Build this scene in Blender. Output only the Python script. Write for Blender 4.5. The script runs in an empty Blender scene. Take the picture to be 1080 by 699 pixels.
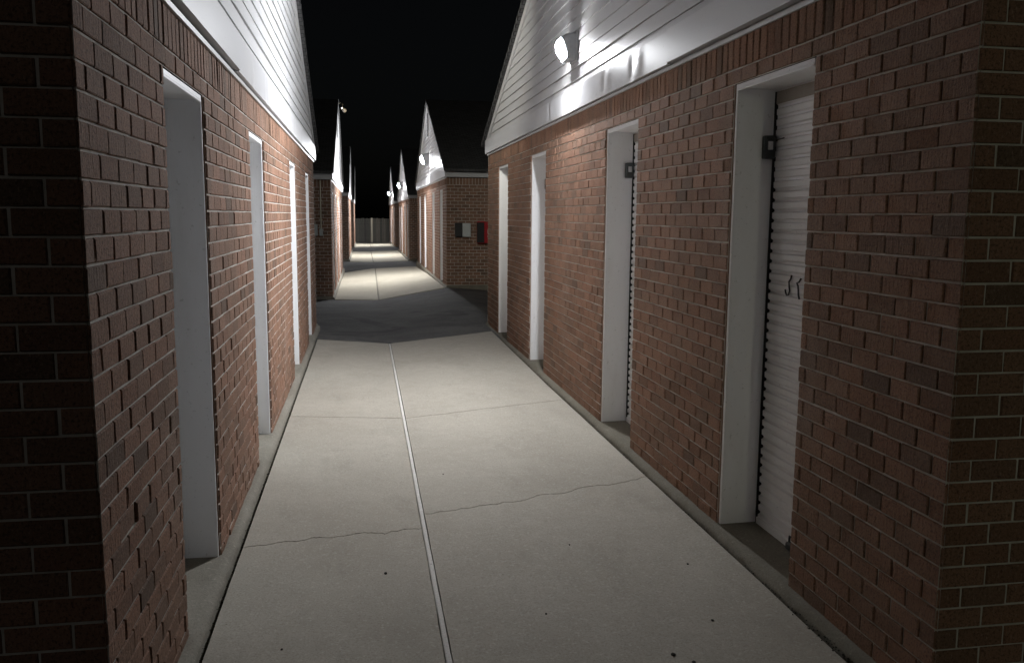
import bpy, math, random
from mathutils import Matrix, Vector, noise

S = 1.853          # layout is written in units of the camera height; S turns them into metres
random.seed(7)
scene = bpy.context.scene
col = scene.collection

# ------------------------------------------------------------------ helpers
class MB:
    """collects faces, builds ONE mesh object"""
    def __init__(self):
        self.v = []; self.f = []; self.m = []
    def face(self, pts, mat=0):
        n = len(self.v); self.v.extend(pts); self.f.append(tuple(range(n, n + len(pts)))); self.m.append(mat)
    def grid(self, rows, mat=0, closed=False):
        n = len(self.v); h = len(rows); w = len(rows[0])
        for r in rows: self.v.extend(r)
        for i in range(h - 1):
            for j in range(w if closed else w - 1):
                k = (j + 1) % w
                self.f.append((n + i*w + j, n + i*w + k, n + (i+1)*w + k, n + (i+1)*w + j)); self.m.append(mat)
    def box(self, x0, x1, y0, y1, z0, z1, b=0.0, mat=0):
        if b <= 0:
            n = len(self.v)
            self.v += [(x, y, z) for x in (x0, x1) for y in (y0, y1) for z in (z0, z1)]
            for q in ((0,1,3,2),(4,6,7,5),(0,4,5,1),(2,3,7,6),(0,2,6,4),(1,5,7,3)):
                self.f.append(tuple(n + i for i in q)); self.m.append(mat)
            return
        # chamfered box
        n = len(self.v); idx = {}
        X, Y, Z = (x0, x1), (y0, y1), (z0, z1)
        for i in (0, 1):
            for j in (0, 1):
                for k in (0, 1):
                    si, sj, sk = 1 - 2*i, 1 - 2*j, 1 - 2*k
                    p = (X[i], Y[j], Z[k])
                    for ax in range(3):
                        q = list(p)
                        for a, s in enumerate((si, sj, sk)):
                            if a != ax: q[a] += s*b
                        idx[(i, j, k, ax)] = len(self.v); self.v.append(tuple(q))
        def F(*ks):
            self.f.append(tuple(idx[k] for k in ks)); self.m.append(mat)
        for s in (0, 1):
            o = (lambda *a: F(*(a if s else a[::-1])))
            o((s,0,0,0),(s,1,0,0),(s,1,1,0),(s,0,1,0))
            o((0,s,0,1),(0,s,1,1),(1,s,1,1),(1,s,0,1))
            o((0,0,s,2),(1,0,s,2),(1,1,s,2),(0,1,s,2))
        for a in (0, 1):
            for c in (0, 1):
                F((a,c,0,0),(a,c,0,1),(a,c,1,1),(a,c,1,0))
                F((a,0,c,0),(a,0,c,2),(a,1,c,2),(a,1,c,0))
                F((0,a,c,1),(0,a,c,2),(1,a,c,2),(1,a,c,1))
        for i in (0, 1):
            for j in (0, 1):
                for k in (0, 1): F((i,j,k,0),(i,j,k,1),(i,j,k,2))
    def tube(self, pts, r, n=10, mat=0, cap=True):
        pts = [Vector(p) for p in pts]; rows = []
        for i, p in enumerate(pts):
            t = (pts[min(i+1, len(pts)-1)] - pts[max(i-1, 0)]).normalized()
            a = t.cross(Vector((0.31, 0.17, 0.93)))
            if a.length < .1: a = t.cross(Vector((1, 0, 0)))
            a.normalize(); b = t.cross(a)
            rr = r[i] if isinstance(r, (list, tuple)) else r
            rows.append([tuple(p + rr*(math.cos(2*math.pi*k/n)*a + math.sin(2*math.pi*k/n)*b)) for k in range(n)])
        self.grid(rows, mat, True)
        if cap: self.face(rows[0][::-1], mat); self.face(rows[-1], mat)
    def prism(self, poly, y0, y1, mat=0, mats=None):
        """poly in (x,z), extruded along y"""
        n = len(poly)
        self.face([(p[0], y0, p[1]) for p in poly], mat); self.face([(p[0], y1, p[1]) for p in poly][::-1], mat)
        for i in range(n):
            a, b = poly[i], poly[(i+1) % n]
            self.face([(a[0], y0, a[1]), (a[0], y1, a[1]), (b[0], y1, b[1]), (b[0], y0, b[1])], mats[i] if mats else mat)
    def mesh(self, name, mats, sx=1, smooth=False, fix=True):
        me = bpy.data.meshes.new(name)
        vs = [(sx*x*S, y*S, z*S) for x, y, z in self.v]
        me.from_pydata(vs, [], self.f)
        for m in (mats if isinstance(mats, (list, tuple)) else [mats]): me.materials.append(m)
        me.polygons.foreach_set('material_index', self.m)
        if smooth: me.polygons.foreach_set('use_smooth', [True]*len(self.f))
        me.update()
        if fix:
            import bmesh
            bm = bmesh.new(); bm.from_mesh(me)
            bmesh.ops.recalc_face_normals(bm, faces=bm.faces)
            bm.to_mesh(me); bm.free()
        return me
    def build(self, name, mats, parent=None, sx=1, smooth=False, fix=True):
        return link(name, self.mesh(name, mats, sx, smooth, fix), parent)

def link(name, me, parent=None):
    o = bpy.data.objects.new(name, me); col.objects.link(o)
    if parent: o.parent = parent
    return o
def tag(o, label=None, cat=None, group=None, kind=None):
    if label: o['label'] = label
    if cat: o['category'] = cat
    if group: o['group'] = group
    if kind: o['kind'] = kind
    return o
def empty(name, x, y, z):
    o = bpy.data.objects.new(name, None); col.objects.link(o); o.location = (x*S, y*S, z*S); o.empty_display_size = .2
    return o
def copy_tree(o, parent=None):
    c = o.copy(); col.objects.link(c); c.parent = parent
    for ch in o.children: copy_tree(ch, c)
    return c
def lerp(a, b, t): return a + (b - a)*t

# ------------------------------------------------------------------ materials
class NT:
    def __init__(self, name):
        self.mat = bpy.data.materials.new(name); self.mat.use_nodes = True
        self.t = self.mat.node_tree; self.t.nodes.clear()
        self.out = self.n('ShaderNodeOutputMaterial')
        self.bsdf = self.n('ShaderNodeBsdfPrincipled'); self.l(self.bsdf.outputs[0], self.out.inputs[0])
        self.tc = self.n('ShaderNodeTexCoord')
    def n(self, typ, **kw):
        nd = self.t.nodes.new(typ)
        for k, v in kw.items(): setattr(nd, k, v)
        return nd
    def l(self, a, b): self.t.links.new(a, b)
    def set(self, nd, key, val):
        if hasattr(val, 'is_output'): self.l(val, nd.inputs[key])
        else: nd.inputs[key].default_value = val
    def mapping(self, scale=(1,1,1), src=None):
        m = self.n('ShaderNodeMapping'); self.l(src or self.tc.outputs['Object'], m.inputs[0]); m.inputs['Scale'].default_value = scale
        return m.outputs[0]
    def noise(self, scale, detail=3, rough=.5, vec=None, dist=0):
        nd = self.n('ShaderNodeTexNoise'); self.l(vec or self.tc.outputs['Object'], nd.inputs['Vector'])
        nd.inputs['Scale'].default_value = scale; nd.inputs['Detail'].default_value = detail
        nd.inputs['Roughness'].default_value = rough; nd.inputs['Distortion'].default_value = dist
        return nd.outputs[0]
    def ramp(self, fac, stops):
        nd = self.n('ShaderNodeValToRGB'); self.l(fac, nd.inputs[0]); e = nd.color_ramp.elements
        while len(e) < len(stops): e.new(.5)
        for el, (p, c) in zip(e, stops):
            el.position = p; el.color = (*c, 1) if not isinstance(c, (int, float)) else (c, c, c, 1)
        return nd.outputs[0]
    def mix(self, fac, a, b, mode='MIX'):
        nd = self.n('ShaderNodeMix', data_type='RGBA', blend_type=mode)
        self.set(nd, 0, fac)
        for k, v in ((6, a), (7, b)):
            self.set(nd, k, v if hasattr(v, 'is_output') else ((*v, 1) if not isinstance(v, (int, float)) else (v, v, v, 1)))
        return nd.outputs[2]
    def math(self, op, a, b=0):
        nd = self.n('ShaderNodeMath', operation=op); self.set(nd, 0, a); self.set(nd, 1, b); return nd.outputs[0]
    def bump(self, h, strength=.3, dist=.01, normal=None):
        nd = self.n('ShaderNodeBump'); self.l(h, nd.inputs['Height']); nd.inputs['Strength'].default_value = strength
        nd.inputs['Distance'].default_value = dist
        if normal: self.l(normal, nd.inputs['Normal'])
        self.l(nd.outputs[0], self.bsdf.inputs['Normal']); return nd.outputs[0]
    def fin(self, color, rough=.8, spec=.3, metal=0):
        self.set(self.bsdf, 'Base Color', color if hasattr(color, 'is_output') else (*color, 1))
        self.set(self.bsdf, 'Roughness', rough); self.bsdf.inputs['Specular IOR Level'].default_value = spec
        self.bsdf.inputs['Metallic'].default_value = metal
        return self.mat

def m_brick():
    t = NT('textured brown red brick')
    geo = t.n('ShaderNodeNewGeometry')
    rnd = geo.outputs['Random Per Island']
    base = t.ramp(rnd, [(0, (.200,.114,.075)), (.18, (.285,.153,.100)), (.38, (.330,.180,.117)), (.55, (.240,.141,.096)), (.72, (.350,.196,.131)), (.9, (.285,.168,.114)), (1, (.15,.100,.072))])
    base = t.mix(t.ramp(t.noise(1.6, 5, .65), [(.38, 0), (.72, .55)]), base, (.195,.132,.090))
    base = t.mix(t.ramp(t.noise(.8, 6, .7, t.mapping((1, 1, .5))), [(.57, 0), (.75, .5)]), base, (.40,.30,.24))
    sp = t.noise(95, 3, .75); sp2 = t.noise(70, 3, .7, t.mapping((1.6, 1.6, .8))); sp3 = t.noise(210, 2, .7)
    base = t.mix(t.ramp(sp, [(.50, 0), (.64, .75)]), base, (.060,.040,.030))
    base = t.mix(t.ramp(sp2, [(.56, 0), (.70, .55)]), base, (.42,.30,.235))
    base = t.mix(t.ramp(sp3, [(.56, 0), (.68, .5)]), base, (.07,.045,.035))
    h2 = t.math('ADD', t.math('MULTIPLY', sp, 1.0), t.math('MULTIPLY', t.noise(75, 3, .65, t.mapping((1, 1, .16))), 1.6))
    t.bump(h2, .8, .0055)
    return t.fin(base, .86, .25)
def m_mortar():
    t = NT('pale cement mortar')
    a = t.noise(14, 4, .6)
    c = t.ramp(a, [(.3, (.48,.455,.405)), (.7, (.68,.655,.61))])
    c = t.mix(t.ramp(t.noise(1.7, 3), [(.5, 0), (.75, .5)]), c, (.34,.31,.26))
    t.bump(t.noise(160, 3, .7), .5, .004)
    return t.fin(c, .92, .15)
def m_concrete(name, a, b, stain, bumpd=.0025):
    t = NT(name)
    n1 = t.noise(1.1, 6, .62, None, .4); n2 = t.noise(9, 5, .65); n3 = t.noise(105, 3, .75); n4 = t.noise(55, 2, .6); n5 = t.noise(230, 2, .7)
    c = t.mix(t.ramp(n1, [(.3, 0), (.72, 1)]), a, b)
    c = t.mix(t.ramp(n2, [(.42, 0), (.75, .25)]), c, tuple(x*.80 for x in a))
    c = t.mix(t.ramp(t.noise(.55, 4, .6, t.mapping((1.6, .7, 1))), [(.50, 0), (.72, .6)]), c, stain)
    c = t.mix(t.ramp(t.noise(2.1, 7, .75, t.mapping((1.2, .5, 1))), [(.54, 0), (.74, .45)]), c, tuple(x*.80 for x in stain))
    c = t.mix(t.ramp(n3, [(.50, 0), (.68, .60)]), c, tuple(x*.55 for x in a))
    c = t.mix(t.ramp(n5, [(.55, 0), (.70, .5)]), c, tuple(x*.6 for x in a))
    c = t.mix(t.ramp(n4, [(.58, 0), (.72, .45)]), c, tuple(min(.62, x*1.4) for x in b))
    vo = t.n('ShaderNodeTexVoronoi', feature='F1'); t.l(t.tc.outputs['Object'], vo.inputs['Vector']); vo.inputs['Scale'].default_value = 9
    c = t.mix(t.math('MULTIPLY', t.ramp(vo.outputs['Distance'], [(.025, .75), (.06, 0)]), t.ramp(t.noise(1.3, 2), [(.45, 0), (.6, 1)])), c, (.10,.09,.07))
    h = t.math('ADD', t.math('MULTIPLY', n3, 1.08), t.math('MULTIPLY', n2, .35))
    t.bump(h, .5, bumpd)
    return t.fin(c, t.ramp(n2, [(.3, .78), (.8, .95)]), .3)
def m_asphalt():
    t = NT('worn asphalt')
    n1 = t.noise(.75, 6, .68, t.mapping((.8, 1.1, 1)), .8); n3 = t.noise(85, 3, .8)
    c = t.mix(t.ramp(n1, [(.36, 0), (.66, 1)]), (.070,.070,.070), (.170,.168,.163))
    c = t.mix(t.ramp(t.noise(3.2, 6, .75), [(.5, 0), (.70, .6)]), c, (.16,.157,.148))
    c = t.mix(t.ramp(t.noise(.5, 3, .5, None, 1.5), [(.60, 0), (.63, .6)]), c, (.030,.030,.032))
    c = t.mix(t.ramp(n3, [(.52, 0), (.64, .8)]), c, (.24,.24,.23))
    c = t.mix(t.ramp(t.noise(60, 3, .8), [(.52, 0), (.64, .8)]), c, (.012,.012,.012))
    t.bump(n3, .9, .010)
    return t.fin(c, .85, .3)
def m_paint(name, c, dirt=(.5,.48,.43), rough=.45, amt=.35, sc=3.0, streak=(1,1,.25)):
    t = NT(name)
    d = t.ramp(t.noise(sc, 5, .65, t.mapping(streak)), [(.48, 0), (.80, amt)])
    k = t.mix(d, c, dirt)
    k = t.mix(t.ramp(t.noise(45, 2, .6), [(.66, 0), (.74, amt)]), k, tuple(x*.55 for x in dirt))
    t.bump(t.noise(70, 3, .6), .12, .002)
    return t.fin(k, rough, .4)
def m_shingle():
    t = NT('dark asphalt shingles')
    br = t.n('ShaderNodeTexBrick'); t.l(t.mapping((1, 1, 1)), br.inputs['Vector']); br.inputs['Scale'].default_value = 3.2
    br.inputs['Color1'].default_value = (.10,.10,.10,1); br.inputs['Color2'].default_value = (.07,.07,.07,1); br.inputs['Mortar'].default_value = (.03,.03,.03,1)
    c = t.mix(t.ramp(t.noise(120, 2), [(.5, 0), (.7, .5)]), br.outputs[0], (.05,.05,.05))
    t.bump(t.noise(120, 2), .6, .004)
    return t.fin(c, .95, .05)
def m_wood():
    t = NT('weathered fence boards')
    geo = t.n('ShaderNodeNewGeometry')
    c = t.ramp(geo.outputs['Random Per Island'], [(0, (.11,.108,.10)), (.5, (.18,.175,.155)), (1, (.25,.23,.195))])
    c = t.mix(t.ramp(t.noise(6, 5, .7, t.mapping((6, 6, .4))), [(.4, 0), (.75, .6)]), c, (.07,.062,.05))
    t.bump(t.noise(8, 5, .7, t.mapping((8, 8, .4))), .4, .01)
    return t.fin(c, .9, .15)
def m_plain(name, c, rough=.5, metal=0, spec=.4):
    t = NT(name)
    k = t.mix(t.ramp(t.noise(30, 3), [(.45, 0), (.75, .35)]), c, tuple(x*.6 for x in c))
    t.bump(t.noise(90, 2), .08, .001)
    return t.fin(k, rough, spec, metal)
def m_emit(name, c, s):
    t = NT(name); t.set(t.bsdf, 'Emission Color', (*c, 1)); t.set(t.bsdf, 'Emission Strength', s)
    return t.fin((.8,.8,.8), .3)

M = dict(
    brick=m_brick(), mortar=m_mortar(),
    path=m_concrete('path concrete', (.412,.382,.322), (.478,.448,.384), (.320,.298,.250)),
    path_far=m_concrete('far path concrete', (.45,.415,.325), (.52,.485,.39), (.36,.33,.25)),  # far paths, slightly lighter and yellower than the near one
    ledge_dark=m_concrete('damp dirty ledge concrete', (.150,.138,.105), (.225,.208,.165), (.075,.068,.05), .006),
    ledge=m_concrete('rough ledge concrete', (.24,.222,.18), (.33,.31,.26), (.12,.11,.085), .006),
    joint=m_concrete('pale joint filler', (.70,.685,.64), (.78,.765,.72), (.52,.50,.46)),
    asphalt=m_asphalt(),
    dirt=m_concrete('dark dirt', (.05,.045,.036), (.075,.066,.05), (.03,.027,.02)),
    white=m_paint('white frame paint', (.86,.87,.885), (.50,.48,.43), .42, .30),
    fascia=m_paint('white fascia metal', (.50,.50,.51), (.55,.53,.48), .34, .35, 2.5, (1, .4, 1.5)),
    siding=m_paint('white vinyl siding', (.47,.47,.475), (.50,.47,.40), .42, .35, 2.2, (1, .5, 1.08)),
    trim_dark=m_plain('dark gap', (.02,.02,.02), .9),
    shingle=m_shingle(), wood=m_wood(),
    door=m_paint('white roll up door', (.74,.74,.74), (.45,.43,.39), .38, .40, 2.0, (1, 1, .4)),
    brownbar=m_paint('stained header slat', (.30,.27,.23), (.15,.13,.11), .5, .5),
    black=m_plain('black rubber', (.012,.012,.012), .6),
    ink=m_plain('black hook steel', (.010,.010,.012), .45),
    latch=m_plain('grey latch steel', (.055,.06,.06), .45, .3),
    steel=m_plain('bright steel', (.55,.55,.55), .35, .8),
    lamp_body=m_plain('grey lamp housing', (.42,.43,.45), .45),
    bronze=m_plain('tan lamp housing', (.075,.055,.03), .5),
    greybox=m_plain('pale grey enamel box', (.52,.55,.54), .5),
    darkbox=m_plain('dark box face', (.022,.022,.022), .35),
    red=m_plain('red enamel', (.42,.02,.025), .35),
    pipe=m_plain('galvanised conduit', (.50,.46,.36), .4, .4),
    vent=m_plain('dark louvre', (.10,.10,.105), .7),
    pebble=m_plain('dark grit', (.03,.027,.022), .9),
)
LAMP = (.94, .96, 1.0)
POWER = [1800, 2000, 2200, 2100]
glow = [m_emit('lit lamp glass %s' % w, LAMP, p) for w, p in zip(('near', 'second', 'third', 'far'), POWER)]
glow_edge = m_emit('lamp glass rim', LAMP, 330)
flood_glow = [m_emit('flood lamp glass %d' % p, c, p) for p, c in ((5800, (.97, 1.0, .72)), (15500, (1.0, .97, .88)), (4500, (1.0, .97, .88)))]

# ------------------------------------------------------------------ ground heights (camera-height units)
HF = [(-40, 0,-.01,0), (1, 0,-.010,-.014), (5, 0,-.02,-.010), (7.1, 0,-.035,.010), (11.6, -.11,-.12,.032), (14.8, -.13,-.105,.0), (18.1, -.18,-.10,-.065),
      (21.4, -.14,-.15,-.12), (27.9, -.157,-.16,-.125), (30.4, -.143,-.13,-.10), (36.8, -.18,-.19,-.18), (90, -.2,-.2,-.2)]
XC = (-.37, .19, 1.08)
def hf(x, y):
    for a, b in zip(HF, HF[1:]):
        if y <= b[0] or b is HF[-1]:
            t = min(1, max(0, (y - a[0])/(b[0] - a[0]))); break
    L, Mi, R = (lerp(a[i], b[i], t) for i in (1, 2, 3))
    if x <= XC[0]: return L
    if x <= XC[1]: return lerp(L, Mi, (x - XC[0])/(XC[1] - XC[0]))
    if x <= XC[2]: return lerp(Mi, R, (x - XC[1])/(XC[2] - XC[1]))
    return R - min(.09, .075*(x - XC[2]))*(1 if 7.5 < y < 12 else .3)

# ground to the horizon, drives between the rows of buildings
g = MB(); N = 26
g.grid([[(lerp(-70, 70, (i/N)), lerp(-50, 120, j/N), -.33) for i in range(N+1)] for j in range(N+1)])
tag(g.build('ground', M['dirt']), kind='structure')
def drive(y0, y1, zoff=0):
    b = MB(); nx, ny = 70, 26
    xs = [lerp(-12, -1.2, i/14) for i in range(14)] + [lerp(-1.2, 2.2, i/42) for i in range(42)] + [lerp(2.2, 12, i/14) for i in range(15)]
    b.grid([[(x, lerp(y0, y1, j/ny), hf(x, lerp(y0, y1, j/ny)) + zoff + .006*noise.noise(Vector((x*1.3, j*.35 + y0, 0)))) for x in xs] for j in range(ny+1)])
    tag(b.build('asphalt_drive', M['asphalt'], smooth=True), kind='structure')
drive(-2.6, 1.36, -.006); drive(6.9, 11.85, -.008); drive(17.9, 21.8, -.008); drive(27.6, 31, -.008); drive(36.6, 41, -.008)

def jag(y0, y1, amp, n=64, seed=0):
    """ragged line across the slab, from y0 to y1"""
    r = random.Random(seed)
    off = [noise.noise(Vector((i*.12, seed*7.3, 0)))*amp + noise.noise(Vector((i*.45, seed*3.1, 4)))*amp*.5 + noise.noise(Vector((i*1.1, seed*5.1, 6)))*amp*.25 for i in range(n+1)]
    return [lerp(y0, y1, i/n) + off[i] for i in range(n+1)]
def slab(b, xl, xr, c0, c1, gap, ny=14, depth=.035):
    n = len(c0) - 1; rows = []
    for j in range(ny+1):
        row = []
        for i in range(n+1):
            y = lerp(c0[i] + gap*(.5 + .9*abs(noise.noise(Vector((i*.5, c0[0], 2))))), c1[i] - gap*.5, j/ny)
            x = lerp(xl(y), xr(y), i/n)
            if i == 0: x += .0018*noise.noise(Vector((y*14, 1, 3)))
            if i == n: x += .0018*noise.noise(Vector((y*14, 5, 3)))
            row.append((x, y, hf(x, y) + .0012*noise.noise(Vector((x*3, y*3, 1)))))
        rows.append(row)
    b.grid(rows)
    for ed in (rows[0], rows[-1], [r[0] for r in rows], [r[-1] for r in rows]):
        e = .0016
        b.grid([ed, [(p[0], p[1], p[2] - depth) for p in ed]])
def path(name, xl, xm, xr, left, right, mat, gap, halfjoint=.0095, strip=True):
    b = MB()
    for c0, c1 in zip(left, left[1:]): slab(b, xl, lambda y: xm(y) - halfjoint, c0, c1, gap)
    for c0, c1 in zip(right, right[1:]): slab(b, lambda y: xm(y) + halfjoint, xr, c0, c1, gap)
    o = tag(b.build(name, mat), kind='structure')
    if strip:
        y0, y1 = left[0][-1], left[-1][-1]
        s = MB(); n = 160; rows = []
        for k in range(n+1):
            y = lerp(y0 + .01, y1 - .005, k/n); w = (halfjoint - .0030)*(1 + .10*noise.noise(Vector((y*9, 0, 0))))
            if abs(y - 2.80) < .012: w *= .35
            x = xm(y) + .0008*noise.noise(Vector((y*6, 2, 0))); z = hf(x, y) - .002 + .0012*noise.noise(Vector((y*5, 3, 0)))
            rows.append([(x - w, y, z - .03), (x - w, y, z - .0015), (x - w*.6, y, z), (x + w*.6, y, z), (x + w, y, z - .0015), (x + w, y, z - .03)])
        s.grid(rows); s.build('expansion_joint', M['joint'] if strip == 1 else M['ledge'], o)
    return o
path('concrete_path', lambda y: -.371, lambda y: lerp(.179, .203, (y-1.3)/5.8), lambda y: 1.085,
     [jag(1.33, 1.33, .004, seed=1), jag(2.60, 2.72, .022, seed=2), jag(4.33, 4.29, .004, seed=3), jag(7.05, 6.98, .006, seed=4)],
     [jag(1.33, 1.33, .004, seed=1), jag(2.83, 3.13, .030, seed=5), jag(4.29, 4.58, .012, seed=6), jag(6.98, 7.30, .006, seed=7)], M['path'], .0044)
path('concrete_path', lambda y: -.372, lambda y: lerp(.20, .245, (y-11.5)/6.6), lambda y: 1.085,
     [jag(11.5, 11.5, .006, seed=8), jag(14.8, 14.8, .006, seed=9), jag(17.95, 18.0, .006, seed=10)],
     [jag(11.5, 11.6, .006, seed=8), jag(14.8, 14.9, .006, seed=9), jag(18.0, 18.1, .006, seed=11)], M['path_far'], .005, .010, 2)
path('concrete_path', lambda y: -.315, lambda y: .25, lambda y: 1.10,
     [jag(21.4, 21.4, .006, seed=12), jag(27.8, 27.8, .006, seed=13)], [jag(21.4, 21.4, .006, seed=12), jag(27.8, 27.9, .006, seed=14)], M['path_far'], .005, .010, 2)
path('concrete_path', lambda y: -.275, lambda y: .29, lambda y: 1.09,
     [jag(30.5, 30.5, .006, seed=15), jag(36.7, 36.7, .006, seed=16)], [jag(30.5, 30.5, .006, seed=15), jag(36.7, 36.7, .006, seed=17)], M['path_far'], .005, .010, 2)

# ------------------------------------------------------------------ storage building kit (local: x into the building, y along the wall, z up)
LY, LX = 6.38, 5.2
CO = .043864; ROWS = 33; ZB = ROWS*CO; ZT = ZB + .100          # brick courses, then the soldier course
BL = .1040; JT = .0055; REC = .0044; HEAD = 32*CO
DW = .485; DOORS = (.605, 2.03, 3.865, 5.29); DEEP = .142
SLOPE = .395; RK = ZT + .098                                      # roof pitch, height where the rake begins

def brick(b, P, a0, a1, z0, z1, rng):
    """one brick face on a wall; P(a, out, z) maps along/outward/up to a point"""
    j = JT/2; c = .0016; o = rng.gauss(0, .00055); tl = rng.gauss(0, .0006); dz = rng.gauss(0, .0004)
    a0 += j + rng.uniform(-.0006, .0006); a1 -= j + rng.uniform(-.0006, .0006); z0 += j + dz; z1 -= j - dz
    back = [P(a0, -REC, z0), P(a1, -REC, z0), P(a1, -REC, z1), P(a0, -REC, z1)]
    mid = [P(a0, o - c, z0), P(a1, o - c, z0), P(a1, o - c, z1), P(a0, o - c, z1)]
    q = lambda: rng.uniform(.5, 1.7)*c + (rng.random() < .05)*.003
    mid[2] = P(a1, o - .0030, z1 + .0010); mid[3] = P(a0, o - .0030, z1 + .0010)
    top = [P(a0 + q(), o - tl, z0 + q()), P(a1 - q(), o + tl, z0 + q()), P(a1 - q(), o + tl, z1 - q()), P(a0 + q(), o - tl, z1 - q())]
    n = len(b.v); b.v += back + mid + top
    for i in range(4):
        k = (i + 1) % 4
        b.f.append((n+i, n+k, n+4+k, n+4+i)); b.m.append(1 if i == 2 else 0)  # upper ledge takes the pale mortar colour to strengthen the joint highlight
        b.f.append((n+4+i, n+4+k, n+8+k, n+8+i)); b.m.append(0)
    b.f.append((n+8, n+9, n+10, n+11)); b.m.append(0)
def brick_wall(b, P, length, openings, rng):
    for r in range(ROWS):
        z0 = r*CO; cuts = []
        a = -(BL/2 if r % 2 else 0)
        spans = []; cur = 0
        for o0, o1 in openings:
            if r < 32: spans.append((cur, o0)); cur = o1
        spans.append((cur, length))
        for s0, s1 in spans:
            k = math.floor((s0 - a)/BL); x = a + k*BL
            while x < s1 - 1e-6:
                p, q = max(x, s0), min(x + BL, s1)
                if s1 - q < .02: q = s1
                if q - p > .018: brick(b, P, p, q, z0, z0 + CO, rng)
                if q >= s1: break
                x += BL
    n = round(length/CO); w = length/n
    for i in range(n): brick(b, P, i*w, (i+1)*w, ZB, ZT, rng)
    # mortar behind
    cur = 0
    for o0, o1 in list(openings) + [(length, length)]:
        b.face([P(cur, -REC, -.3), P(o0, -REC, -.3), P(o0, -REC, ZT), P(cur, -REC, ZT)], 1)
        if o1 > o0: b.face([P(o0, -REC, HEAD), P(o1, -REC, HEAD), P(o1, -REC, ZT), P(o0, -REC, ZT)], 1)
        cur = o1
    # dark returns of the openings
    for o0, o1 in openings:
        for y in (o0, o1): b.face([P(y, -REC, -.3), P(y, -.10, -.3), P(y, -.10, HEAD), P(y, -REC, HEAD)], 0)

def make_wall_mesh(s):
    rng = random.Random(11 if s > 0 else 23); b = MB()
    op = [(d, d + DW) for d in DOORS]
    brick_wall(b, lambda a, o, z: (-o, a, z), LY, op, rng)                    # the wall along the path
    brick_wall(b, lambda a, o, z: (a, -o, z), LX, [], rng)                    # the end towards the camera
    brick_wall(b, lambda a, o, z: (a, LY + o, z), LX, [], rng)                # the end away from it
    b.face([(LX, 0, -.3), (LX, LY, -.3), (LX, LY, ZT), (LX, 0, ZT)], 1)
    return b.mesh('brick_wall', [M['brick'], M['mortar']], s)

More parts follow.
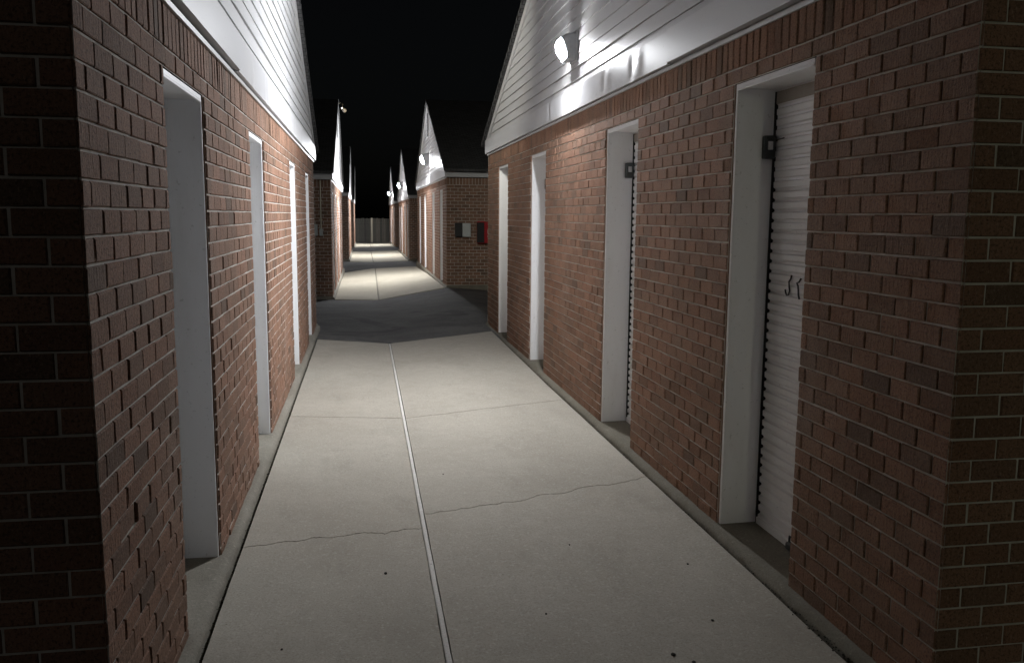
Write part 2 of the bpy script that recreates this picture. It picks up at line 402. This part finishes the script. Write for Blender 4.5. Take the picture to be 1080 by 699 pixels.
def ridge(y): return RK + SLOPE*min(y + .05, LY + .05 - y)
def make_kit(s):
    K = {}
    K['brick_wall'] = make_wall_mesh(s)
    # gable of lap siding
    b = MB(); e = .064; z = ZT + .10; mid = LY/2
    rng = random.Random(3)
    while z < ridge(mid) - .03:
        z1 = min(z + e, ridge(mid) - .004)
        y0, y1 = max(-.03, (z - RK)/SLOPE - .05 + .02), None
        y0b = (z1 - RK)/SLOPE - .05 + .02
        y0 = max(-.03, y0); y0b = max(-.03, y0b); y1, y1b = LY - y0, LY - y0b
        n = 150; ph = rng.uniform(0, 9)
        lo, lo2, hi = [], [], []; cut = rng.uniform(.2, .8)
        for i in range(n+1):
            t = i/n; w = .0018*noise.noise(Vector((lerp(y0, y1, t)*1.7, ph, 0))) - (.0022 if t > cut else 0)
            lo2.append((-.002, lerp(y0, y1, t), z + .001)); lo.append((-.0095 + w, lerp(y0, y1, t), z)); hi.append((-.003 + w*.5, lerp(y0b, y1b, t), z1))
        b.grid([lo2, lo]); b.grid([lo, hi])
        z += e
    b.face([(.004, 0, ZT), (.004, LY, ZT), (.004, LY + .04, RK), (.004, mid, ridge(mid)), (.004, -.04, RK)])
    K['gable_siding'] = b.mesh('gable_siding', M['siding'], s, fix=False)
    # louvred vent
    b = MB(); v0, v1, w0, w1 = mid - .15, mid + .15, 2.36, 2.76
    b.box(-.022, .0, v0 - .02, v1 + .02, w0 - .02, w0); b.box(-.022, .0, v0 - .02, v1 + .02, w1, w1 + .02)
    b.box(-.022, .0, v0 - .02, v0, w0, w1); b.box(-.022, .0, v1, v1 + .02, w0, w1)
    b.face([(-.0105, v0, w0), (-.0105, v1, w0), (-.0105, v1, w1), (-.0105, v0, w1)], 1)
    for i in range(9):
        zz = lerp(w0 + .01, w1 - .04, i/8); b.face([(-.021, v0, zz), (-.021, v1, zz), (-.0115, v1, zz + .03), (-.0115, v0, zz + .03)], 1)
    K['gable_vent'] = b.mesh('gable_vent', [M['siding'], M['vent']], s)
    # fascia: buckled metal along the gable foot, straight boards on the eaves
    b = MB(); seam = 1.635
    def wob(y):
        w = 0.0018*noise.noise(Vector((y*1.3, 7, 0)))
        for c, wd, am in ((1.98, .05, .006), (2.07, .035, -.006), (2.42, .04, .006), (2.50, .03, -.007), (2.95, .08, .004), (3.30, .05, -.004), (3.62, .04, .007), (3.70, .03, -.007), (4.05, .06, .005), (4.6, .06, -.003)):
            w += .6*am*math.exp(-((y - c)/wd)**2)
        return w if y > seam else .0012*noise.noise(Vector((y*1.1, 2, 0)))
    for y0, y1, px in ((-.045, seam, -.027), (seam + .0015, LY + .045, -.022)):
        n = max(40, int((y1 - y0)*60)); rows = []
        zb = ZT + (.010 if y0 < 0 else .006)
        for zz, k in ((zb, .25), (zb + .02, .8), (zb + .05, 1.0), (zb + .085, .9), (zb + .118, .25)):
            rows.append([(px - k*wob(lerp(y0, y1, i/n)), lerp(y0, y1, i/n), zz + (.0015*noise.noise(Vector((lerp(y0, y1, i/n)*3, 4, 0))))) for i in range(n+1)])
        rows = [[(.0, p[1], zb + .001) for p in rows[0]]] + rows + [[(-.004, p[1], p[2] + .004) for p in rows[-1]]]
        b.grid(rows)
        for k in (0, -1): b.face([r[k] for r in rows])
    b.box(-.0085, -.0008, -.004, LY + .004, ZT - .011, ZT + .002)                        # trim bead over the soldier bricks
    for y0, y1 in ((-.042, -.024), (LY + .024, LY + .042)):
        b.box(-.02, LX, y0, y1, ZT + .002, ZT + .122)
        b.box(.0, LX, min(y0, y1 - .05) + .01, max(y1, y0 + .05) - .01, ZT + .002, ZT + .008)
    K['fascia'] = b.mesh('fascia', M['fascia'], s, fix=False)
    # rake boards
    for nm, side in (('rake_board', 0), ('rake_board', 1)):
        b = MB(); pts = []
        f = (lambda y: y) if side == 0 else (lambda y: LY - y)
        A, B = -.05, mid
        for x in (-.019, .002):
            pts.append([(x, f(A), RK + .012), (x, f(B), ridge(mid) + .012), (x, f(B), ridge(mid) - .048), (x, f(A + .0), RK - .048)])
        b.face(pts[0]); b.face(pts[1])
        for i in range(4):
            k = (i+1) % 4; b.face([pts[0][i], pts[0][k], pts[1][k], pts[1][i]])
        K['rake_board%d' % side] = b.mesh('rake_board', M['siding'], s)
    # roof slab
    b = MB(); x0, x1, ov = -.045, LX + .05, .09; th = .030
    A = (-.05 - ov, RK + .014 - SLOPE*ov); R_ = (mid, ridge(mid) + .014); C = (LY + .05 + ov, RK + .014 - SLOPE*ov)
    poly = [A, R_, C, (C[0], C[1] + th), (R_[0], R_[1] + th*1.1), (A[0], A[1] + th)]
    for x in (x0, x1): b.face([(x, p[0], p[1]) for p in poly])
    for i in range(6):
        p, q = poly[i], poly[(i+1) % 6]; b.face([(x0, *p), (x0, *q), (x1, *q), (x1, *p)])
    K['roof'] = b.mesh('roof', M['shingle'], s)
    # door frame: white boards lining the recess
    b = MB(); t = .013
    b.box(.016, DEEP, 0, t, -.05, HEAD, .0014); b.box(.008, DEEP, DW - t, DW, -.05, HEAD, .0014)
    b.box(.008, DEEP, t + .0004, DW - t - .0004, HEAD - t, HEAD, .0014)
    b.box(.0055, .0135, .0135, DW - .0135, HEAD - .020, HEAD - .0135, .0012)
    b.box(DEEP - .002, DEEP + .004, .004, DW - .004, HEAD - .30, HEAD - .002)
    K['door_frame'] = b.mesh('door_frame', M['white'], s)
    b = MB()
    b.box(DEEP + .016, DEEP + .026, .002, DW - .002, -.05, HEAD)                    # dark track behind the curtain
    for y0, y1 in ((t + .0, t + .004), (DW - t - .004, DW - t)): b.box(DEEP - .012, DEEP + .016, y0, y1, -.05, HEAD - .02)
    K['door_track'] = b.mesh('door_track', M['black'], s)
    # corrugated curtain
    b = MB(); p = .0315; zz = .022; prof = []
    while zz < HEAD - .055:
        prof += [(zz, .0), (zz + .0165, -.0005), (zz + .0195, .0055), (zz + .0235, .0075), (zz + .0275, .0060)]; zz += p
    rows = []
    rng = random.Random(5)
    for z_, x_ in prof:
        rows.append([(DEEP - .008 + x_ + .0007*noise.noise(Vector((y*4, z_*5, 0))), y, z_) for y in (t + .010, t + .1, DW*.4, DW*.6, DW - t - .1, DW - t - .010)])
    b.grid(rows)
    K['roll_up_door'] = b.mesh('roll_up_door', M['door'], s, fix=False)
    b = MB(); b.box(DEEP - .014, DEEP + .006, t + .008, DW - t - .008, .006, .030, .002); b.box(DEEP - .010, DEEP + .004, t + .008, DW - t - .008, -.012, .006, 0, 1)
    K['bottom_bar'] = b.mesh('bottom_bar', [M['door'], M['black']], s)
    b = MB(); b.box(DEEP - .010, DEEP + .006, t + .006, DW - t - .006, HEAD - .058, HEAD - .020, .002)
    K['header_slat'] = b.mesh('header_slat', M['brownbar'], s)
    # latch box on the far jamb with its bolt
    b = MB(); zl = 1.215; y = DW - t
    b.box(.094, .130, y - .022, y + .001, zl - .035, zl + .035, .003)
    b.box(.104, .120, y - .0245, y - .021, zl - .008, zl + .018, .001, 1)
    b.tube([(.124, y - .012, zl + .018), (.142, y - .03, zl + .024), (.142, y - .055, zl + .026)], .0035, 8)
    K['latch_box'] = b.mesh('latch_box', [M['latch'], M['steel']], s)
    return K

def ledge(parent, s, top, seed, edge=.035, fronts=.03):
    b = MB(); n = 420; rows = []
    for i in range(n+1):
        y = lerp(-fronts, LY + fronts, i/n)
        r1 = noise.noise(Vector((y*9, seed, 0))); r2 = noise.noise(Vector((y*26, seed, 3))); r3 = noise.noise(Vector((y*2.2, seed, 9)))
        near = max(0, 1 - y/1.1) if s > 0 else 0
        k = 1 + 1.8*near
        r4 = noise.noise(Vector((y*60, seed, 5)))
        w = edge + .004*r1*k + .0028*r2*k + .0016*r4 - .003 + .004*r3
        d = max(0, .006 + .010*r1 + .008*r2 + .004*r4)*k
        rows.append([(.30, y, top + .004), (.0, y, top + .001*r2), (-.012, y, top + .0015*r2 - .0015 - d*.12), (-w*.55, y, top - .003 - d*.35 + .0018*r2), (-w*.86, y, top - .007 - d*.8), (-w, y, top - .016 - d), (-w - .001, y, top - .3)])
    b.grid(rows); b.face(rows[0][::-1]); b.face(rows[-1])
    # footing of the two ends
    for y0, y1 in ((-fronts - .005, .1), (LY - .1, LY + fronts + .005)): b.box(-.008, LX, y0, y1, top - .4, top + .012, .004)
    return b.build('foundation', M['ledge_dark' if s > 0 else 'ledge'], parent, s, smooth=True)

def building(s, X, Y, Z, K, led, seed, label, edge=.035):
    root = empty('storage_building', X, Y, Z)
    tag(root, label, 'building', 'brick storage buildings along the path')
    link('brick_wall', K['brick_wall'], root)
    gs = link('gable_siding', K['gable_siding'], root); link('gable_vent', K['gable_vent'], gs)
    link('fascia', K['fascia'], root)
    link('rake_board', K['rake_board0'], root); link('rake_board', K['rake_board1'], root)
    link('roof', K['roof'], root)
    for d in DOORS:
        f = link('door_frame', K['door_frame'], root); f.location = (0, d*S, 0)
        q = link('roll_up_door', K['roll_up_door'], root); q.location = (0, d*S, 0)
        for k in ('bottom_bar', 'header_slat', 'door_track'): link(k, K[k], q)
        if s > 0: link('latch_box', K['latch_box'], q)
    ledge(root, s, led, seed, edge)
    return root
KR, KL = make_kit(1), make_kit(-1)
RB = [building(1, 1.13, 1.475, 0, KR, .007, 1, 'nearest brick storage building on the right, with four white doors and a lit grey lamp'),
      building(1, 1.13, 11.80, -.038, KR, .072, 2, 'brick storage building with the red box on its end wall and a tall louvred gable'),
      building(1, 1.142, 21.6, -.14, KR, .045, 3, 'third brick storage building along the right, narrow between two glowing gables'),
      building(1, 1.13, 30.6, -.15, KR, .04, 4, 'farthest brick storage building on the right, its lamp beside the end fence')]
LB = [building(-1, -.415, -8.60, -.09, KL, .112, 9, 'unseen brick storage building added on the left behind the viewpoint, across the near drive'),  # out of view, added to carry the lamp lighting the near right end wall
      building(-1, -.415, 1.40, -.09, KL, .112, 5, 'nearest brick storage building on the left, with a dark end wall and plain gable', .033),
      building(-1, -.403, 11.65, -.10, KL, .012, 6, 'second brick storage building on the left, a pipe on its dark end wall', .03),
      building(-1, -.345, 21.7, -.10, KL, .0, 7, 'third brick storage building along the left, seen as a thin bright gable', .03),
      building(-1, -.302, 30.8, -.12, KL, -.01, 8, 'farthest brick storage building on the left, its wall meeting the end fence', .03)]

# black pull hooks and a padlock on the nearest door on the right
door = [c for c in RB[0].children if c.name.startswith('roll_up_door')][0]
b = MB(); yy = .30; x = DEEP - .013
for pts in ([(.318, .862), (.322, .852), (.333, .842), (.330, .828), (.326, .815), (.332, .803), (.343, .801), (.350, .808), (.354, .817)],
            [(.262, .856), (.272, .846), (.285, .842), (.277, .834), (.274, .822), (.272, .808), (.266, .796)]):
    b.tube([(x, y - .010, z - .032) for y, z in pts], .0028, 8)
b.build('pull_hook', M['ink'], door, smooth=True)
b = MB(); b.box(DEEP - .030, DEEP - .010, .20, .235, .010, .034, .004); b.tube([(DEEP - .02, .207, .03), (DEEP - .02, .209, .052), (DEEP - .02, .226, .052), (DEEP - .02, .228, .03)], .0035, 8)
b.build('padlock', M['latch'], door)

# ------------------------------------------------------------------ lamps
def wall_light(X, Y, Z, mat, label, big=1.0):
    root = empty('wall_light', X, Y, Z)
    tag(root, label, 'lamp', 'wall lamps on the gables')
    w = .082
    b = MB()
    prof = [(0, -.002), (0, .168), (-.030, .170), (-.075, .158), (-.110, .138), (-.112, .128), (-.072, .014), (-.078, -.004)]
    rows = []; cx_, cz_ = -.040, .085
    for yy, k in ((-w, .80), (-w + .006, .93), (-w + .018, 1), (0, 1.02), (w - .018, 1), (w - .006, .93), (w, .80)):
        rows.append([(cx_ + (p[0] - cx_)*(k if p[0] < -.02 else 1), yy, cz_ + (p[1] - cz_)*k) for p in prof])
    b.grid([[r[i] for r in rows] for i in list(range(len(prof))) + [0]]); b.face(rows[0]); b.face(rows[-1][::-1])
    b.build('housing', M['lamp_body'], root)
    b = MB(); b.box(-.010, .004, -.092, .092, -.016, .178, .004); b.build('back_plate', M['lamp_body'], root)
    b = MB(); gp = [(-.1135, .130), (-.128, .104), (-.122, .062), (-.098, .022), (-.080, .012)]
    gw = .073
    us = (-1, -.6, 0, .6, 1)
    rows = [[(p[0] + .010*u*u, gw*u*(1 - .10*(p[1] < .03)), p[1]) for u in us] for p in gp]
    bk = [(p[0] + (.030 if 0 < i < 4 else .010), p[1]) for i, p in enumerate(gp)]
    brow = [[(q[0], r[k][1], q[1]) for k in (0, -1)] for q, r in zip(bk, rows)]
    b.grid(rows); b.grid(brow, 1)
    for k in (0, -1): b.grid([[r[k] for r in rows], [r[k] for r in brow]], 2)
    for q in (0, -1): b.face(rows[q] + brow[q][::-1], 1)
    b.build('glass', [mat, M['lamp_body'], glow_edge], root)
    root.scale = (big, big, big)
    b = MB(); b.tube([(-.030, 0, -.002), (-.030, 0, -.024)], [.006, .004], 8); b.build('sensor', M['lamp_body'], root)
    return root
wall_light(1.12, 4.585, 1.815, glow[0], 'grey wall lamp, lit white, on the nearest right hand gable, largest in view', .79)
wall_light(1.12, 14.93, 1.85, glow[1], 'glowing wall lamp on the gable below the dark louvre slot', 1.08)
wall_light(1.132, 24.75, 1.74, glow[2], 'glowing wall lamp on the middle of the three far right gables', 1.08)
wall_light(1.12, 33.75, 1.72, glow[3], 'smallest and farthest glowing wall lamp, by the end fence', 1.08)

def ridge_lamp(X, Y, Z, label, mat, aim):
    root = empty('flood_lamp', X, Y, Z)
    tag(root, label, 'lamp', 'round lamps at the left gable tips')
    d = Vector(aim).normalized(); c = Vector((.060, 0, -.06)); q = .115
    b = MB(); b.tube([(-.02, 0, .05), (.03, 0, .060), (.070, -.01, .030), tuple(c - d*.030)], .007, 8); b.build('bracket', M['bronze'], root, smooth=True)
    a1 = d.cross(Vector((0, 0, 1))).normalized(); a2 = d.cross(a1)
    ring = lambda r, o: [tuple(c + d*o + r*(math.cos(k*math.pi/12)*a1 + math.sin(k*math.pi/12)*a2)) for k in range(24)]
    b = MB(); b.grid([ring(r, o) for r, o in ((.004, -.026), (.016, -.024), (.028, -.015), (.035, .0), (.037, q), (.034, q), (.033, .004))], 0, True)
    b.build('shade', M['bronze'], root, smooth=True)
    b = MB(); b.face(ring(.032, .006)); b.build('glass', mat, root)
    root.scale = (.8, .8, .8)
    return root
RZ = RK + SLOPE*(LY/2 + .05)
ridge_lamp(-.36, 1.40 + LY/2, -.09 + RZ - .02, 'unseen round tan lamp added at the tip of the nearest left gable', flood_glow[1], (.40, .88, -.25))  # added out of view to light the second right building's end wall
ridge_lamp(-.40, -8.60 + LY/2, 1.9, 'unseen round tan lamp added low on the left gable behind the viewpoint', flood_glow[0], (.50, .86, -.12))  # added behind the camera as weak fill for the near right end wall
ridge_lamp(-.345, 11.65 + LY/2, -.10 + RZ - .05, 'round tan lamp at the tip of the second left gable', flood_glow[2], (.40, .88, -.25))

# ------------------------------------------------------------------ boxes and pipes on the end walls
root = empty('utility_box', 1.24, 11.795, .71); tag(root, 'pale grey utility box with a black side compartment on the brick end wall', 'utility box')
b = MB(); b.box(.0, .098, -.05, .003, 0, .19, .004); b.build('compartment', M['darkbox'], root)
b = MB(); b.box(.100, .215, -.062, .003, .0, .185, .005); b.box(.108, .207, -.066, -.060, .010, .175, .002); b.build('cover', M['greybox'], root)
root = empty('extinguisher_box', 1.545, 11.795, .625); tag(root, 'red fire extinguisher box with a black front on the brick end wall', 'extinguisher box')
b = MB(); b.box(.112, .21, -.075, .003, .0, .29, .006); b.box(-.004, .112, -.070, .003, -.004, .296, .004); b.build('cabinet', M['red'], root)
b = MB(); b.box(-.008, .092, -.078, -.060, .004, .280, .003); b.build('front_panel', M['darkbox'], root)
b = MB(); b.box(.135, .185, -.0785, -.074, .13, .19, .001); b.box(.135, .175, -.0785, -.074, .08, .105, .001); b.build('notice', M['greybox'], root)
root = empty('conduit_pipe', -.535, 11.64, .72); tag(root, 'thin galvanised conduit pipe running down the left end wall', 'pipe')
b = MB(); b.tube([(0, .0, .72), (0, -.03, .70), (0, -.032, .66), (0, -.032, .08)], .010, 10)
for z in (.2, .45): b.box(-.02, .02, -.030, .003, z, z + .014, .002)
b.build('pipe', M['pipe'], root, smooth=False)
b = MB(); b.box(-.022, .022, -.055, .003, .0, .09, .004); b.build('junction_box', M['greybox'], root)
root = empty('meter_box', -.655, 11.645, .72); tag(root, 'small grey meter box on the dark left end wall', 'meter box')
b = MB(); b.box(0, .075, -.05, .003, 0, .15, .005); b.box(.008, .067, -.055, -.048, .01, .14, .002); b.build('cover', M['greybox'], root)

# ------------------------------------------------------------------ fence at the end
fr = empty('board_fence', 0, 38.3, -.22); tag(fr, 'weathered grey board fence closing the far end of the path', 'fence')
rng = random.Random(2)
for k in range(8):
    x0 = -6.08 + k*1.62; b = MB(); x = x0 + .03
    while x < x0 + 1.59:
        w = .074 + rng.uniform(-.004, .004); h = 1.06 + rng.uniform(-.012, .012)
        b.box(x, min(x + w, x0 + 1.60), rng.uniform(-.004, .004), .014, .03, h); x += w + .006
    for z in (.2, .85): b.box(x0, x0 + 1.62, .016, .04, z, z + .05)
    b.build('board_panel', M['wood'], fr)
    b = MB(); b.box(x0 - .03, x0 + .03, -.03, .03, -.1, 1.08, .004); b.build('post', M['pipe'], fr)

# ------------------------------------------------------------------ grit lying on the path
gr = MB()
for px, py, r in ((.70, 1.80, .0055), (.735, 1.76, .0045), (.05, 2.36, .005), (.86, 1.95, .004), (.45, 2.05, .0032), (.62, 2.5, .003), (-.2, 1.95, .003), (.93, 2.3, .0035), (.40, 1.70, .003), (.3, 3.3, .003)):
    b = MB(); rows = []
    for a in range(5):
        th = math.pi*a/4
        rows.append([(r*math.sin(th)*math.cos(2*math.pi*k/8)*(1 + .4*noise.noise(Vector((k*1.7, px*9, a)))), r*math.sin(th)*math.sin(2*math.pi*k/8)*1.3, r*.55*math.cos(th)) for k in range(8)])
    b.grid(rows, 0, True); o = b.build('pebble', M['pebble'])
    o.location = (px*S, py*S, (hf(px, py) + r*.35)*S)
    tag(o, 'tiny dark pebble lying on the pale concrete path', 'pebble', 'pebbles on the path')

b = MB(); rng = random.Random(9)
def crumb(x, y, z, r):
    n = len(b.v); pts = [(-1,0,0),(1,0,0),(0,-1,0),(0,1,0),(0,0,-1),(0,0,1)]; a = rng.uniform(0, 6.3)
    for p in pts:
        q = [c*r*rng.uniform(.5, 1.08) for c in p]
        b.v.append((x + q[0]*math.cos(a) - q[1]*math.sin(a), y + q[0]*math.sin(a) + q[1]*math.cos(a), z + q[2]*.7))
    for f in ((0,2,5),(2,1,5),(1,3,5),(3,0,5),(2,0,4),(1,2,4),(3,1,4),(0,3,4)): b.f.append(tuple(n + k for k in f)); b.m.append(0)
for k in range(900):
    y = 1.4 + 5.8*rng.random()**1.6; crumb(-.3765 + rng.gauss(0, .0032), y, hf(-.37, y) - .007, rng.uniform(.0012, .0032))
for k in range(1100):
    y = 1.4 + 5.9*rng.random()**2.0; nr = max(0, 1 - (y - 1.4)/1.0)
    crumb(1.0905 + rng.gauss(0, .004 + .010*nr), y, hf(1.085, y) - .004 + .008*nr*rng.random(), rng.uniform(.0012, .0034 + .0035*nr))
tag(b.build('gravel', M['pebble']), kind='stuff')

# ------------------------------------------------------------------ night sky, faint sun lamp added as fill on the dark end walls
w = bpy.data.worlds.new('World'); scene.world = w; w.use_nodes = True
nt = w.node_tree; bg = nt.nodes['Background']
sky = nt.nodes.new('ShaderNodeTexSky'); sky.sky_type = 'NISHITA'; sky.sun_disc = False
sky.sun_elevation = math.radians(25); sky.sun_rotation = math.radians(200); sky.dust_density = 3
hs = nt.nodes.new('ShaderNodeHueSaturation'); hs.inputs['Saturation'].default_value = .45
nt.links.new(sky.outputs[0], hs.inputs['Color']); nt.links.new(hs.outputs[0], bg.inputs[0]); bg.inputs[1].default_value = .0004
sun = bpy.data.lights.new('fill_sun', 'SUN'); sun.energy = .035; sun.angle = math.radians(.5); sun.color = (1, .96, .9)  # added fill, no such source in view
so = bpy.data.objects.new('fill_sun', sun); col.objects.link(so); so.rotation_euler = (math.radians(58), 0, math.radians(-14))

# ------------------------------------------------------------------ camera
cam = bpy.data.cameras.new('camera'); co = bpy.data.objects.new('camera', cam); col.objects.link(co)
yaw, pitch, roll = (math.radians(a) for a in (9.831, 7.646, .446))
cy, sy, cp, sp = math.cos(yaw), math.sin(yaw), math.cos(pitch), math.sin(pitch)
fw = Vector((sy*cp, cy*cp, -sp)); rt = Vector((cy, -sy, 0)); up = rt.cross(fw)
r_ = rt*math.cos(roll) + up*math.sin(roll); u_ = -rt*math.sin(roll) + up*math.cos(roll)
mx = Matrix((r_, u_, -fw)).transposed().to_4x4(); mx.translation = Vector((0, 0, S)); co.matrix_world = mx
cam.sensor_width = 36; cam.lens = 36*908.2/1080; cam.clip_end = 1000; cam.clip_start = .05
scene.camera = co

vs = scene.view_settings
vs.view_transform = 'Standard'; vs.look = 'None'; vs.exposure = .35; vs.gamma = 1; vs.use_curve_mapping = False
cy_ = scene.cycles
cy_.use_denoising = True; cy_.max_bounces = 8; cy_.diffuse_bounces = 5; cy_.glossy_bounces = 3
cy_.sample_clamp_indirect = 4; cy_.sample_clamp_direct = 0; cy_.caustics_reflective = False; cy_.caustics_refractive = False
